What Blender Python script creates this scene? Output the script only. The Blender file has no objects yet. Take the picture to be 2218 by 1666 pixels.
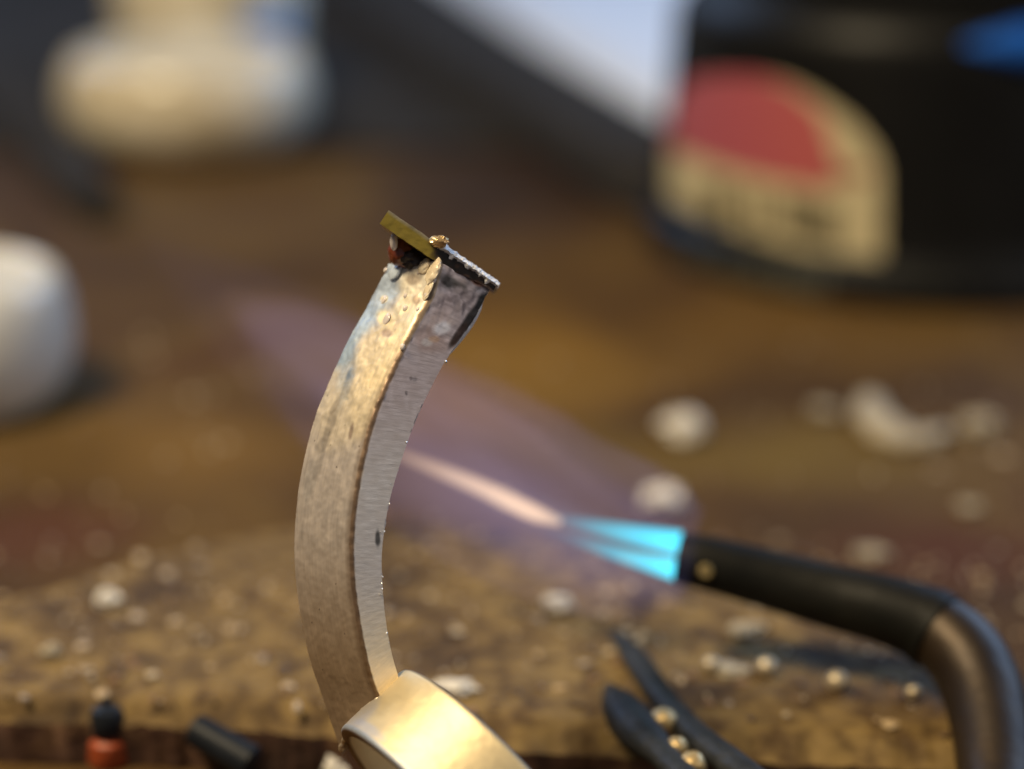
import bpy, bmesh, math, random
from mathutils import Vector, Matrix, noise

random.seed(7)
S = bpy.context.scene
COL = S.collection
# ---------------------------------------------------------------- camera (1 unit = 1 cm)
S.unit_settings.system = 'METRIC'
S.unit_settings.scale_length = 0.01
CAMP = Vector((0.0, 0.0, 4.2)); PITCH = math.radians(18.0)
F = 4670.0; CX, CY = 1109.0, 833.0                      # focal length and centre in photo pixels (2218 wide)
RT = Vector((1, 0, 0)); FW = Vector((0, math.cos(PITCH), -math.sin(PITCH))); UP = Vector((0, math.sin(PITCH), math.cos(PITCH)))
cam = bpy.data.cameras.new('camera'); co = bpy.data.objects.new('camera', cam); COL.objects.link(co)
co.location = CAMP; co.rotation_euler = (math.pi/2 - PITCH, 0, 0)
cam.sensor_width = 36.0; cam.lens = 36.0 * F / 2218.0
cam.clip_start = 0.1; cam.clip_end = 1000
cam.dof.use_dof = True; cam.dof.focus_distance = 8.06; cam.dof.aperture_fstop = 0.225
cam.dof.aperture_blades = 0
S.camera = co
# ---------------------------------------------------------------- world, lamps, exposure
W = bpy.data.worlds.new('World'); S.world = W; W.use_nodes = True
W.node_tree.nodes['Background'].inputs[0].default_value = (0.30, 0.30, 0.34, 1)
W.node_tree.nodes['Background'].inputs[1].default_value = 0.32
S.view_settings.view_transform = 'Standard'; S.view_settings.look = 'None'
S.view_settings.exposure = 0.0; S.view_settings.gamma = 1.0

def area(name, loc, target, size, power, color, size_y=None):
    L = bpy.data.lights.new(name, 'AREA'); L.energy = power; L.color = color
    L.shape = 'RECTANGLE' if size_y else 'DISK'; L.size = size
    if size_y: L.size_y = size_y
    o = bpy.data.objects.new(name, L); COL.objects.link(o); o.location = loc
    o.rotation_euler = (Vector(target) - Vector(loc)).to_track_quat('-Z', 'Y').to_euler()
    return o
area('bench_lamp', (-11, 4, 21), (0, 10, 0), 7.0, 7800, (1.0, 0.81, 0.52))
area('window_light', (26, 32, 20), (2, 12, 0), 26, 9500, (0.37, 0.60, 1.0), 20)
area('window_back_light', (-22, 44, 22), (-2, 14, 0), 20, 4200, (0.42, 0.62, 1.0), 16)
area('window_side_light', (22, -8, 14), (0, 9, 1), 14, 1500, (0.95, 0.93, 0.92), 12)
S.cycles.max_bounces = 8
S.cycles.volume_bounces = 0
S.cycles.sample_clamp_indirect = 6.0

# ---------------------------------------------------------------- helpers
def P(px, py, d):
    return CAMP + d * ((px-CX)/F*RT + FW - (py-CY)/F*UP)
def PZ(px, py, z):
    r = (px-CX)/F*RT + FW - (py-CY)/F*UP
    return CAMP + r * ((z-CAMP.z)/r.z)
def depth(p): return (p-CAMP).dot(FW)
def pix(p):
    v = p-CAMP; d = v.dot(FW)
    return CX + F*v.dot(RT)/d, CY - F*v.dot(UP)/d
def lerp(a, b, t): return a + (b-a)*t
def sm(a, b, x):
    t = max(0.0, min(1.0, (x-a)/(b-a))) if a != b else float(x > a)
    return t*t*(3-2*t)
def mixc(a, b, t): return tuple(lerp(a[i], b[i], t) for i in range(3))
def s2l(r, g, b):
    f = lambda c: ((c/255+0.055)/1.055)**2.4 if c > 10 else c/255/12.92
    return (f(r), f(g), f(b))
def N(v, f=1.0, o=0.0): return noise.noise(Vector(v)*f + Vector((o, o*1.7, -o)))
def fbm(v, f=1.0, o=0.0, n=4):
    a, s, r = 1.0, 0.0, 0.0
    for i in range(n):
        r += a*noise.noise(Vector(v)*f + Vector((o, -o, o*2))); s += a; a *= 0.55; f *= 2.1
    return r/s
def cr(pts, t):                                          # Catmull-Rom through pts, t in 0..1 (extrapolates linearly)
    n = len(pts)-1
    if t <= 0: return pts[0] + (pts[1]-pts[0])*(t*n)
    if t >= 1: return pts[n] + (pts[n]-pts[n-1])*((t-1)*n)
    x = t*n; i = min(int(x), n-1); u = x-i
    p0 = pts[i-1] if i else pts[0]*2-pts[1]; p1 = pts[i]; p2 = pts[i+1]; p3 = pts[i+2] if i+2 <= n else pts[n]*2-pts[n-1]
    return 0.5*((2*p1) + (p2-p0)*u + (2*p0-5*p1+4*p2-p3)*u*u + (3*p1-p0-3*p2+p3)*u*u*u)

def link(name, verts, faces, mat, parent=None, smooth=True, sharp=40, cols=None, kind=None):
    me = bpy.data.meshes.new(name); me.from_pydata([tuple(v) for v in verts], [], faces)
    bm = bmesh.new(); bm.from_mesh(me); bmesh.ops.recalc_face_normals(bm, faces=bm.faces); bm.to_mesh(me); bm.free()
    if cols:
        a = me.color_attributes.new('Col', 'FLOAT_COLOR', 'POINT')
        for i, c in enumerate(cols): a.data[i].color = (c[0], c[1], c[2], 1)
    if smooth:
        for p in me.polygons: p.use_smooth = True
        me.set_sharp_from_angle(angle=math.radians(sharp))
    me.materials.append(mat)
    o = bpy.data.objects.new(name, me); COL.objects.link(o)
    if parent is not None:
        o.parent = parent
        o.matrix_parent_inverse = Matrix.Translation(-parent.location)
    if kind: o['kind'] = kind
    return o
def thing(name, label, cat, loc=(0, 0, 0), group=None):
    o = bpy.data.objects.new(name, None); COL.objects.link(o); o.location = loc
    o.empty_display_size = 0.3
    return tag(o, label, cat, group)
def tag(o, label, cat, group=None):
    o['label'] = label; o['category'] = cat
    if group: o['group'] = group
    return o

def grid_faces(nu, nv, wrap_u=False, wrap_v=False):
    fs = []
    for i in range(nu if wrap_u else nu-1):
        for j in range(nv if wrap_v else nv-1):
            a = i*nv+j; b = ((i+1) % nu)*nv+j; c = ((i+1) % nu)*nv+(j+1) % nv; d = i*nv+(j+1) % nv
            fs.append((a, b, c, d))
    return fs
def lathe(profile, n=64, axis=(0, 0, 1), origin=(0, 0, 0), caps=True):
    ax = Vector(axis).normalized(); o = Vector(origin)
    e1 = ax.orthogonal().normalized(); e2 = ax.cross(e1)
    vs = []
    for (r, z) in profile:
        for k in range(n):
            a = 2*math.pi*k/n
            vs.append(o + ax*z + (e1*math.cos(a)+e2*math.sin(a))*r)
    fs = grid_faces(len(profile), n, False, True)
    if caps:
        fs.append(tuple(range(n))); fs.append(tuple((len(profile)-1)*n+k for k in range(n)))
    return vs, fs
def tube(path, radii, n=32, caps=True, flat=1.0, ref=None):
    vs = []; m = len(path)
    for i, p in enumerate(path):
        t = (path[min(i+1, m-1)]-path[max(i-1, 0)]).normalized()
        e1 = (ref if ref is not None else FW).copy(); e1 = (e1 - t*e1.dot(t)).normalized(); e2 = t.cross(e1)
        for k in range(n):
            a = 2*math.pi*k/n
            vs.append(p + (e1*math.cos(a)*flat + e2*math.sin(a))*radii[i])
    fs = grid_faces(m, n, False, True)
    if caps: fs.append(tuple(range(n))); fs.append(tuple((m-1)*n+k for k in range(n)))
    return vs, fs
def blob(c, r, sub=2, rough=0.15, f=2.0, seed=0.0, squash=(1, 1, 1)):
    bm = bmesh.new(); bmesh.ops.create_icosphere(bm, subdivisions=sub, radius=1.0)
    vs = []
    for v in bm.verts:
        k = 1 + rough*fbm(v.co, f, seed, 3)*2
        q = v.co*k
        vs.append(Vector(c)+Vector((q.x*squash[0], q.y*squash[1], q.z*squash[2]))*r)
    bm.verts.index_update(); fs = [tuple(v.index for v in fc.verts) for fc in bm.faces]; bm.free()
    return vs, fs
def flat_blob(c, r, n, flat, along, el, seed=0.0, rough=0.12):
    # a lump pressed onto a surface with normal n, stretched by el along the direction 'along'
    n = n.normalized(); t = (along - n*along.dot(n)).normalized(); u = n.cross(t)
    v, f = blob((0, 0, 0), 1.0, 4, rough, 1.5, seed)
    return [Vector(c) + n*q.x*r*flat + t*q.y*r*el + u*q.z*r for q in v], f
def bevel_box(c, ex, ey, ez, hx, hy, hz, b):
    # oriented box with chamfered edges
    bm = bmesh.new(); bmesh.ops.create_cube(bm, size=2.0)
    for v in bm.verts: v.co = Vector((v.co.x*hx, v.co.y*hy, v.co.z*hz))
    bmesh.ops.bevel(bm, geom=list(bm.edges), offset=b, segments=3, affect='EDGES', profile=0.5)
    vs = [Vector(c)+ex*v.co.x+ey*v.co.y+ez*v.co.z for v in bm.verts]
    bm.verts.index_update(); fs = [tuple(v.index for v in fc.verts) for fc in bm.faces]; bm.free()
    return vs, fs

# ---------------------------------------------------------------- materials
def newmat(name):
    m = bpy.data.materials.new(name); m.use_nodes = True
    nt = m.node_tree; return m, nt, nt.nodes['Principled BSDF']
def nd(nt, t, **kw):
    n = nt.nodes.new(t)
    for k, v in kw.items(): setattr(n, k, v)
    return n
def bump(nt, b, scale, strength, dist=0.02, stretch=None, detail=6):
    tc = nd(nt, 'ShaderNodeTexCoord'); mp = nd(nt, 'ShaderNodeMapping'); ns = nd(nt, 'ShaderNodeTexNoise'); bp = nd(nt, 'ShaderNodeBump')
    ns.inputs['Scale'].default_value = scale; ns.inputs['Detail'].default_value = detail
    if stretch: mp.inputs['Scale'].default_value = stretch
    bp.inputs['Strength'].default_value = strength; bp.inputs['Distance'].default_value = dist
    nt.links.new(tc.outputs['Object'], mp.inputs[0]); nt.links.new(mp.outputs[0], ns.inputs['Vector'])
    nt.links.new(ns.outputs['Fac'], bp.inputs['Height']); nt.links.new(bp.outputs[0], b.inputs['Normal'])
    return ns
def ramp_mat(name, stops, scale, rough=0.5, metallic=0.0, detail=6, stretch=(1, 1, 1), bmp=(0, 1), spec=0.5, ndist=0.0, nrough=0.55):
    m, nt, b = newmat(name)
    tc = nd(nt, 'ShaderNodeTexCoord'); mp = nd(nt, 'ShaderNodeMapping'); mp.inputs['Scale'].default_value = stretch
    ns = nd(nt, 'ShaderNodeTexNoise'); ns.inputs['Scale'].default_value = scale; ns.inputs['Detail'].default_value = detail
    ns.inputs['Roughness'].default_value = nrough; ns.inputs['Distortion'].default_value = ndist
    rp = nd(nt, 'ShaderNodeValToRGB')
    while len(rp.color_ramp.elements) < len(stops): rp.color_ramp.elements.new(0.5)
    for e, (p, c) in zip(rp.color_ramp.elements, stops): e.position = p; e.color = (*c, 1)
    nt.links.new(tc.outputs['Object'], mp.inputs[0]); nt.links.new(mp.outputs[0], ns.inputs['Vector'])
    nt.links.new(ns.outputs['Fac'], rp.inputs[0]); nt.links.new(rp.outputs[0], b.inputs['Base Color'])
    b.inputs['Roughness'].default_value = rough; b.inputs['Metallic'].default_value = metallic
    b.inputs['Specular IOR Level'].default_value = spec
    if bmp[0]:
        bp = nd(nt, 'ShaderNodeBump'); bp.inputs['Strength'].default_value = bmp[0]; bp.inputs['Distance'].default_value = 0.03
        n2 = nd(nt, 'ShaderNodeTexNoise'); n2.inputs['Scale'].default_value = bmp[1]; n2.inputs['Detail'].default_value = 5
        nt.links.new(mp.outputs[0], n2.inputs['Vector'])
        nt.links.new(n2.outputs['Fac'], bp.inputs['Height']); nt.links.new(bp.outputs[0], b.inputs['Normal'])
    return m
def attr_mat(name, rough=0.4, metallic=0.0, bmp=None, spec=0.5, coat=0.0, rvar=0.0):
    m, nt, b = newmat(name)
    at = nd(nt, 'ShaderNodeAttribute', attribute_name='Col')
    nt.links.new(at.outputs['Color'], b.inputs['Base Color'])
    b.inputs['Roughness'].default_value = rough; b.inputs['Metallic'].default_value = metallic
    b.inputs['Specular IOR Level'].default_value = spec; b.inputs['Coat Weight'].default_value = coat
    if bmp: bump(nt, b, *bmp)
    return m
def volume_mat(name, color, strength, a=None, b=None, s0=1.0, s1=1.0, streak=0.0, power=1.0):
    # glowing gas: emission fades from strength*s0 at point a to strength*s1 at point b, with streaks along the flow
    m = bpy.data.materials.new(name); m.use_nodes = True; nt = m.node_tree
    nt.nodes.remove(nt.nodes['Principled BSDF']); out = [n for n in nt.nodes if n.type == 'OUTPUT_MATERIAL'][0]
    e = nd(nt, 'ShaderNodeEmission'); e.inputs[0].default_value = (*color, 1); e.inputs[1].default_value = strength
    nt.links.new(e.outputs[0], out.inputs['Volume'])
    if a is None: return m
    d = b-a; L = d.length; d = d/L
    tc = nd(nt, 'ShaderNodeTexCoord'); sub = nd(nt, 'ShaderNodeVectorMath', operation='SUBTRACT'); sub.inputs[1].default_value = tuple(a)
    dt = nd(nt, 'ShaderNodeVectorMath', operation='DOT_PRODUCT'); dt.inputs[1].default_value = tuple(d)
    nt.links.new(tc.outputs['Object'], sub.inputs[0]); nt.links.new(sub.outputs[0], dt.inputs[0])
    mr = nd(nt, 'ShaderNodeMapRange'); mr.inputs['From Max'].default_value = L; mr.inputs['To Min'].default_value = s0*strength; mr.inputs['To Max'].default_value = s1*strength
    if power != 1.0: mr.interpolation_type = 'SMOOTHSTEP'
    nt.links.new(dt.outputs['Value'], mr.inputs['Value']); last = mr.outputs['Result']
    if streak:
        e1_ = d; e2_ = d.orthogonal().normalized(); e3_ = d.cross(e2_)
        comb = nd(nt, 'ShaderNodeCombineXYZ')
        for ax_, k, f_ in ((e1_, 0, 0.55), (e2_, 1, 3.2), (e3_, 2, 3.2)):
            q_ = nd(nt, 'ShaderNodeVectorMath', operation='DOT_PRODUCT'); q_.inputs[1].default_value = tuple(ax_*f_)
            nt.links.new(sub.outputs[0], q_.inputs[0]); nt.links.new(q_.outputs['Value'], comb.inputs[k])
        ns = nd(nt, 'ShaderNodeTexNoise'); ns.inputs['Scale'].default_value = 1.3; ns.inputs['Detail'].default_value = 3; ns.inputs['Distortion'].default_value = 0.4
        nt.links.new(comb.outputs[0], ns.inputs['Vector'])
        m2 = nd(nt, 'ShaderNodeMapRange'); m2.inputs['From Min'].default_value = 0.35; m2.inputs['From Max'].default_value = 0.65; m2.inputs['To Min'].default_value = 1-streak; m2.inputs['To Max'].default_value = 1+streak
        nt.links.new(ns.outputs['Fac'], m2.inputs['Value'])
        mu = nd(nt, 'ShaderNodeMath', operation='MULTIPLY'); nt.links.new(last, mu.inputs[0]); nt.links.new(m2.outputs['Result'], mu.inputs[1]); last = mu.outputs[0]
    nt.links.new(last, e.inputs[1])
    return m

def bench_mat():
    m, nt, b = newmat('bench_wood')
    tc = nd(nt, 'ShaderNodeTexCoord'); mp = nd(nt, 'ShaderNodeMapping'); mp.inputs['Scale'].default_value = (0.8, 0.55, 1)
    ns = nd(nt, 'ShaderNodeTexNoise'); ns.inputs['Scale'].default_value = 0.5; ns.inputs['Detail'].default_value = 5; ns.inputs['Distortion'].default_value = 0.5
    rp = nd(nt, 'ShaderNodeValToRGB')
    stops = [(0.32, (0.032, 0.016, 0.006)), (0.45, (0.064, 0.033, 0.010)), (0.56, (0.098, 0.055, 0.014)), (0.68, (0.066, 0.029, 0.008))]
    while len(rp.color_ramp.elements) < len(stops): rp.color_ramp.elements.new(0.5)
    for e, (p, c) in zip(rp.color_ramp.elements, stops): e.position = p; e.color = (*c, 1)
    nt.links.new(tc.outputs['Object'], mp.inputs[0]); nt.links.new(mp.outputs[0], ns.inputs['Vector']); nt.links.new(ns.outputs['Fac'], rp.inputs[0])
    last = rp.outputs[0]
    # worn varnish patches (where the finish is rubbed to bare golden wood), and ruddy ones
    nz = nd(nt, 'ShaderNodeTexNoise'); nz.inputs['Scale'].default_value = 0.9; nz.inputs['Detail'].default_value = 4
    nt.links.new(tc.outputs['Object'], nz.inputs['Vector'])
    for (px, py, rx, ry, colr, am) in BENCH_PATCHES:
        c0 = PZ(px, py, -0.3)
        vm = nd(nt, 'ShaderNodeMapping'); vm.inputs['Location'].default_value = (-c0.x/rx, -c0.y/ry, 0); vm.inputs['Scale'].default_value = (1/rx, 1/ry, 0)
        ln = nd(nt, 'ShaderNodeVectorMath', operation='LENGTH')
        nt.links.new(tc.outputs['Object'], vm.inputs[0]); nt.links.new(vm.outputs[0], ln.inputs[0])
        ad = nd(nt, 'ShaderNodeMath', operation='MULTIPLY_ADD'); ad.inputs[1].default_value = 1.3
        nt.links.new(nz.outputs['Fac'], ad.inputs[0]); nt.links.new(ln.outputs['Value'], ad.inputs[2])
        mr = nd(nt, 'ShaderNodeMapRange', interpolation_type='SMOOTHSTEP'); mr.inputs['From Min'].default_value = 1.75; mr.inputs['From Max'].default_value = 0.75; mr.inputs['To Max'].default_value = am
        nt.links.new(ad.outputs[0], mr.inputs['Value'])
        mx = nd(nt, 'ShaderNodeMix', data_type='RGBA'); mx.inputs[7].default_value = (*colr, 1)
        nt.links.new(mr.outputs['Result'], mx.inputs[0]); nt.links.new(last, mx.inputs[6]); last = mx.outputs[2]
    nt.links.new(last, b.inputs['Base Color'])
    b.inputs['Roughness'].default_value = 0.75; b.inputs['Specular IOR Level'].default_value = 0.15
    bump(nt, b, 6, 0.25, 0.03)
    return m
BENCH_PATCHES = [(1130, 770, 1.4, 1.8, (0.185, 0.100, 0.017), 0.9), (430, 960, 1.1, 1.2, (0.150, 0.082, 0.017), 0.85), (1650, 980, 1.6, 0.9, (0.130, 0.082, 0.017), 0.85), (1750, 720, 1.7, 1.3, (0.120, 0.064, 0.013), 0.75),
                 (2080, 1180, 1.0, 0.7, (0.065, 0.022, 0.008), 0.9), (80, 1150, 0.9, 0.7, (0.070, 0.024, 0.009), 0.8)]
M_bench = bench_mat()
M_mat = ramp_mat('dark_rubber', [(0.3, (0.022, 0.020, 0.018)), (0.7, (0.038, 0.034, 0.031))], 1.5, rough=0.85, bmp=(0.1, 20), spec=0.12)
M_paper = ramp_mat('paper', [(0.3, (0.72, 0.75, 0.80)), (0.7, (0.80, 0.82, 0.85))], 0.8, rough=0.7, bmp=(0.05, 10))
M_blackmetal = ramp_mat('black_metal', [(0.3, (0.006, 0.006, 0.005)), (0.7, (0.013, 0.012, 0.009))], 3, rough=0.5, bmp=(0.15, 12), spec=0.12)
M_blackglass = ramp_mat('black_gloss', [(0.3, (0.004, 0.004, 0.004)), (0.7, (0.007, 0.007, 0.007))], 2, rough=0.42, spec=0.16)
M_white = ramp_mat('white_porcelain', [(0.3, (0.56, 0.54, 0.48)), (0.7, (0.66, 0.64, 0.59))], 1.2, rough=0.22)
M_steel = ramp_mat('dark_brass', [(0.3, (0.020, 0.012, 0.006)), (0.7, (0.040, 0.024, 0.010))], 4, rough=0.46, metallic=0.6, bmp=(0.1, 20), spec=0.6)
M_solder = ramp_mat('solder_silver', [(0.3, (0.40, 0.32, 0.20)), (0.7, (0.58, 0.48, 0.33))], 12, rough=0.42, metallic=0.6)
M_crumb = ramp_mat('white_flux_crumb', [(0.3, (0.55, 0.50, 0.42)), (0.7, (0.82, 0.78, 0.70))], 9, rough=0.7, bmp=(0.4, 30))

# ---------------------------------------------------------------- the setting
ZB = -0.30                                              # bench top; the soldering board's top is z = 0
def slab(name, x0, x1, y0, y1, z0, z1, mat, nx=2, ny=2, bev=0.0, **kw):
    c = Vector(((x0+x1)/2, (y0+y1)/2, (z0+z1)/2))
    vs, fs = bevel_box(c, Vector((1, 0, 0)), Vector((0, 1, 0)), Vector((0, 0, 1)), (x1-x0)/2, (y1-y0)/2, (z1-z0)/2, max(bev, 0.02))
    return link(name, vs, fs, mat, **kw)
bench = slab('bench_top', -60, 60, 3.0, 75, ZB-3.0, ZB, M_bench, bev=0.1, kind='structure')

# soldering board: a worn slab with an irregular outline
far = [(-700, 1430), (0, 1288), (284, 1196), (569, 1128), (850, 1105), (1200, 1130), (1500, 1185), (1800, 1240), (2050, 1300)]
near = [(-700, 1500), (0, 1520), (300, 1526), (560, 1540), (800, 1560), (1200, 1588), (1500, 1600), (1800, 1612), (2095, 1628)]
farp = [PZ(x, y, 0) for x, y in far]; nearp = [PZ(x, y, 0) for x, y in near]
NU, NV = 200, 70
def board_pt(u, v):
    a = cr(nearp, u); b = cr(farp, u)
    a = a + Vector((0, 0.06*fbm((u*34, 0, 0), 1, 3), 0)); b = b + Vector((0, 0.08*fbm((u*25, 5, 0), 1, 9), 0))
    p = a.lerp(b, v)
    p.z = 0.02*fbm(p, 2.5, 1) + 0.012*fbm(p, 9, 4) - 0.10*sm(0.10, 0.0, v)**2 - 0.02*max(0, fbm((u*60, 3, 0), 1, 6))*sm(0.12, 0.0, v) - 0.09*sm(0.90, 1.0, v)
    return p
vs = []; cols = []
for i in range(NU):
    for j in range(NV):
        p = board_pt(i/(NU-1), j/(NV-1)); vs.append(p)
fs = grid_faces(NU, NV)
# skirt down to the bench
ring_idx = [i*NV for i in range(NU)] + [(NU-1)*NV+j for j in range(1, NV)] + [i*NV+NV-1 for i in range(NU-2, -1, -1)] + [j for j in range(NV-2, 0, -1)]
base = len(vs); K = len(ring_idx)
for q in ring_idx:
    p = vs[q].copy(); p.z = ZB+0.001; p.y += 0.02*N(p, 5); vs.append(p)
for k in range(K): fs.append((ring_idx[k], ring_idx[(k+1) % K], base+(k+1) % K, base+k))
def board_mat():
    m, nt, b = newmat('scorched_board')
    tc = nd(nt, 'ShaderNodeTexCoord')
    n1 = nd(nt, 'ShaderNodeTexNoise'); n1.inputs['Scale'].default_value = 1.1; n1.inputs['Detail'].default_value = 7; n1.inputs['Roughness'].default_value = 0.62
    n2 = nd(nt, 'ShaderNodeTexNoise'); n2.inputs['Scale'].default_value = 7.5; n2.inputs['Detail'].default_value = 4
    r1 = nd(nt, 'ShaderNodeValToRGB'); r2 = nd(nt, 'ShaderNodeValToRGB')
    for s_ in range(2): r1.color_ramp.elements.new(0.5)
    for e, (p, c) in zip(r1.color_ramp.elements, [(0.34, (0.040, 0.022, 0.009)), (0.43, (0.098, 0.058, 0.020)), (0.54, (0.215, 0.138, 0.045)), (0.68, (0.105, 0.066, 0.027))]):
        e.position = p; e.color = (*c, 1)
    r2.color_ramp.elements[0].position = 0.36; r2.color_ramp.elements[0].color = (0.30, 0.24, 0.22, 1)
    r2.color_ramp.elements[1].position = 0.56; r2.color_ramp.elements[1].color = (1, 1, 1, 1)
    mx = nd(nt, 'ShaderNodeMix', data_type='RGBA', blend_type='MULTIPLY'); mx.inputs[0].default_value = 0.85
    for n in (n1, n2): nt.links.new(tc.outputs['Object'], n.inputs['Vector'])
    nt.links.new(n1.outputs['Fac'], r1.inputs[0]); nt.links.new(n2.outputs['Fac'], r2.inputs[0])
    nt.links.new(r1.outputs[0], mx.inputs[6]); nt.links.new(r2.outputs[0], mx.inputs[7]); nt.links.new(mx.outputs[2], b.inputs['Base Color'])
    b.inputs['Roughness'].default_value = 0.7; b.inputs['Specular IOR Level'].default_value = 0.25
    bp = nd(nt, 'ShaderNodeBump'); bp.inputs['Strength'].default_value = 0.5; bp.inputs['Distance'].default_value = 0.03
    n3 = nd(nt, 'ShaderNodeTexNoise'); n3.inputs['Scale'].default_value = 14; n3.inputs['Detail'].default_value = 5
    nt.links.new(tc.outputs['Object'], n3.inputs['Vector']); nt.links.new(n3.outputs['Fac'], bp.inputs['Height']); nt.links.new(bp.outputs[0], b.inputs['Normal'])
    return m
M_board = board_mat()
M_edge = ramp_mat('charred_edge', [(0.3, (0.035, 0.022, 0.017)), (0.55, (0.085, 0.045, 0.030)), (0.75, (0.15, 0.085, 0.042))], 3.5, rough=0.8, bmp=(0.6, 14), spec=0.1)
board = link('soldering_board', vs, fs, M_board, sharp=60)
board.data.materials.append(M_edge)
for p_ in board.data.polygons:
    if p_.index >= (NU-1)*(NV-1): p_.material_index = 1
tag(board, 'worn brown soldering board with speckled scorched top in the foreground', 'board')

# loose grit on board and bench
def on_surface(px, py):
    p = PZ(px, py, 0.0)
    # is it on the board?
    pf = [q for q in farp]; pn = nearp
    def yat(arr, x):
        for a, b in zip(arr, arr[1:]):
            if a.x <= x <= b.x: return a.y + (b.y-a.y)*(x-a.x)/(b.x-a.x)
        return None
    yn, yf = yat(pn, p.x), yat(pf, p.x)
    if yn is not None and yf is not None and yn+0.03 < p.y < yf-0.05: return p
    return PZ(px, py, ZB)
vs, fs, cols = [], [], []
for k in range(900):
    px = random.uniform(-60, 2290); py = random.choice([random.uniform(1180, 1540), random.uniform(1180, 1540), random.uniform(1200, 1660), random.uniform(700, 1250)])
    p = on_surface(px, py); r = random.choice([0.010, 0.014, 0.018, 0.024, 0.034]) * (0.8 if py > 1200 else 1.0)
    c = random.choice([(0.5, 0.4, 0.26), (0.42, 0.30, 0.16), (0.08, 0.045, 0.025), (0.10, 0.06, 0.03), (0.30, 0.24, 0.18), (0.20, 0.11, 0.05), (0.16, 0.10, 0.05), (0.5, 0.4, 0.28)])
    b0 = len(vs)
    bm = bmesh.new(); bmesh.ops.create_icosphere(bm, subdivisions=1, radius=r)
    sq = (random.uniform(.6, 1.5), random.uniform(.6, 1.5), random.uniform(.35, .9))
    for v in bm.verts:
        q = Vector((v.co.x*sq[0], v.co.y*sq[1], v.co.z*sq[2]))*random.uniform(0.75, 1.2)
        vs.append(p+q+Vector((0, 0, r*0.3))); cols.append(c)
    bm.verts.index_update()
    for fc in bm.faces: fs.append(tuple(v.index+b0 for v in fc.verts))
    bm.free()
grit = link('grit', vs, fs, attr_mat('grit', rough=0.6), smooth=False, cols=cols, kind='stuff')
grit['label'] = 'fine pale and dark filings scattered over the board and bench'

# ---------------------------------------------------------------- the silver ring (in focus)
THETA = math.radians(28); PHI = math.radians(48)
X0, D0 = 850.0, 8.0
def PP(px, py):                                         # onto the plane of the shank's flat side
    # depth d satisfies d = D0 + tan(theta) * (x_cam - x0cam)
    k = (px-CX)/F; x0 = (X0-CX)/F*D0; t = math.tan(THETA)
    d = (D0 - t*x0)/(1 - t*k)
    return P(px, py, d)
NBACK = (FW*math.cos(PHI) - RT*math.sin(PHI)).normalized()     # band-width direction: back and to the left
WID = 0.315
ridge = [(949, 566), (930, 640), (880, 735), (846, 808), (812, 890), (787, 980), (769, 1080), (761, 1180), (765, 1270), (778, 1360), (797, 1450), (818, 1512)]
inner = [(1062, 627), (1028, 692), (975, 768), (942, 826), (904, 905), (873, 990), (845, 1085), (829, 1185), (829, 1265), (836, 1340), (848, 1410), (862, 1460)]
RP = [PP(*q) for q in ridge]; IP = [PP(*q) for q in inner]

# lower band (a tilted small ring), camera-space axes
def cs(x, y, z): return RT*x + UP*y + FW*z
AX = cs(0.705, 0.645, 0.285).normalized()                 # from the near rim to the far rim
LG = AX.cross((P(760, 1600, 8.0)-CAMP)).normalized()
if LG.dot(UP) > 0: LG = -LG
R2, T2, W2 = 0.54, 0.05, 0.322
apex = P(738, 1578, 8.03)
C2 = apex + LG*R2                                       # centre of the near rim
E3 = AX.cross(LG).normalized()

def in_band(p):
    v = p-C2; a = v.dot(AX); r = (v - AX*a).length
    return r < R2-0.022
loc_ring = C2 + LG*R2; loc_ring = Vector((C2.x, C2.y, ZB))
ring = thing('silver_ring', 'unfinished curved silver ring shank soldered to a small band, standing in sharp focus', 'ring', loc_ring)

# shank cross section: list of (kind, a, b): position = lerp(ridge, inner, a) + NBACK*WID*b
sec = []
nF, nO = 34, 54
bv = 0.055
for k in range(nF+1): sec.append(('front', lerp(0.11, 0.985, k/nF), 0.0))
sec.append(('edge', 1.0, 0.012))
for k in range(1, 7): sec.append(('inner', 1.0, k/6))
for k in range(1, 7): sec.append(('back', 1-k/6*0.97, 1.0))
sec.append(('outer', 0.0, 0.985))
for k in range(1, nO+1): sec.append(('outer', 0.0, lerp(0.985, 0.05, k/nO)))
sec.append(('bevel', 0.012, 0.022)); sec.append(('bevel', 0.04, 0.006)); sec.append(('bevel', 0.075, 0.0))
NSEC = len(sec); NST = 330
def shank_raw(s, a, b):
    r = cr(RP, s); i = cr(IP, s)
    return r + (i-r)*a + NBACK*(WID*b*(1-0.15*sm(0.10, 0.0, s)))
smax = []
for (kd, a, b) in sec:
    lo = 1.6
    for k in range(200):
        s = 0.80 + 0.8*k/200
        if in_band(shank_raw(s, a, b)): lo = s; break
    smax.append(lo)
print('shank smax', min(smax), max(smax))
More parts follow.
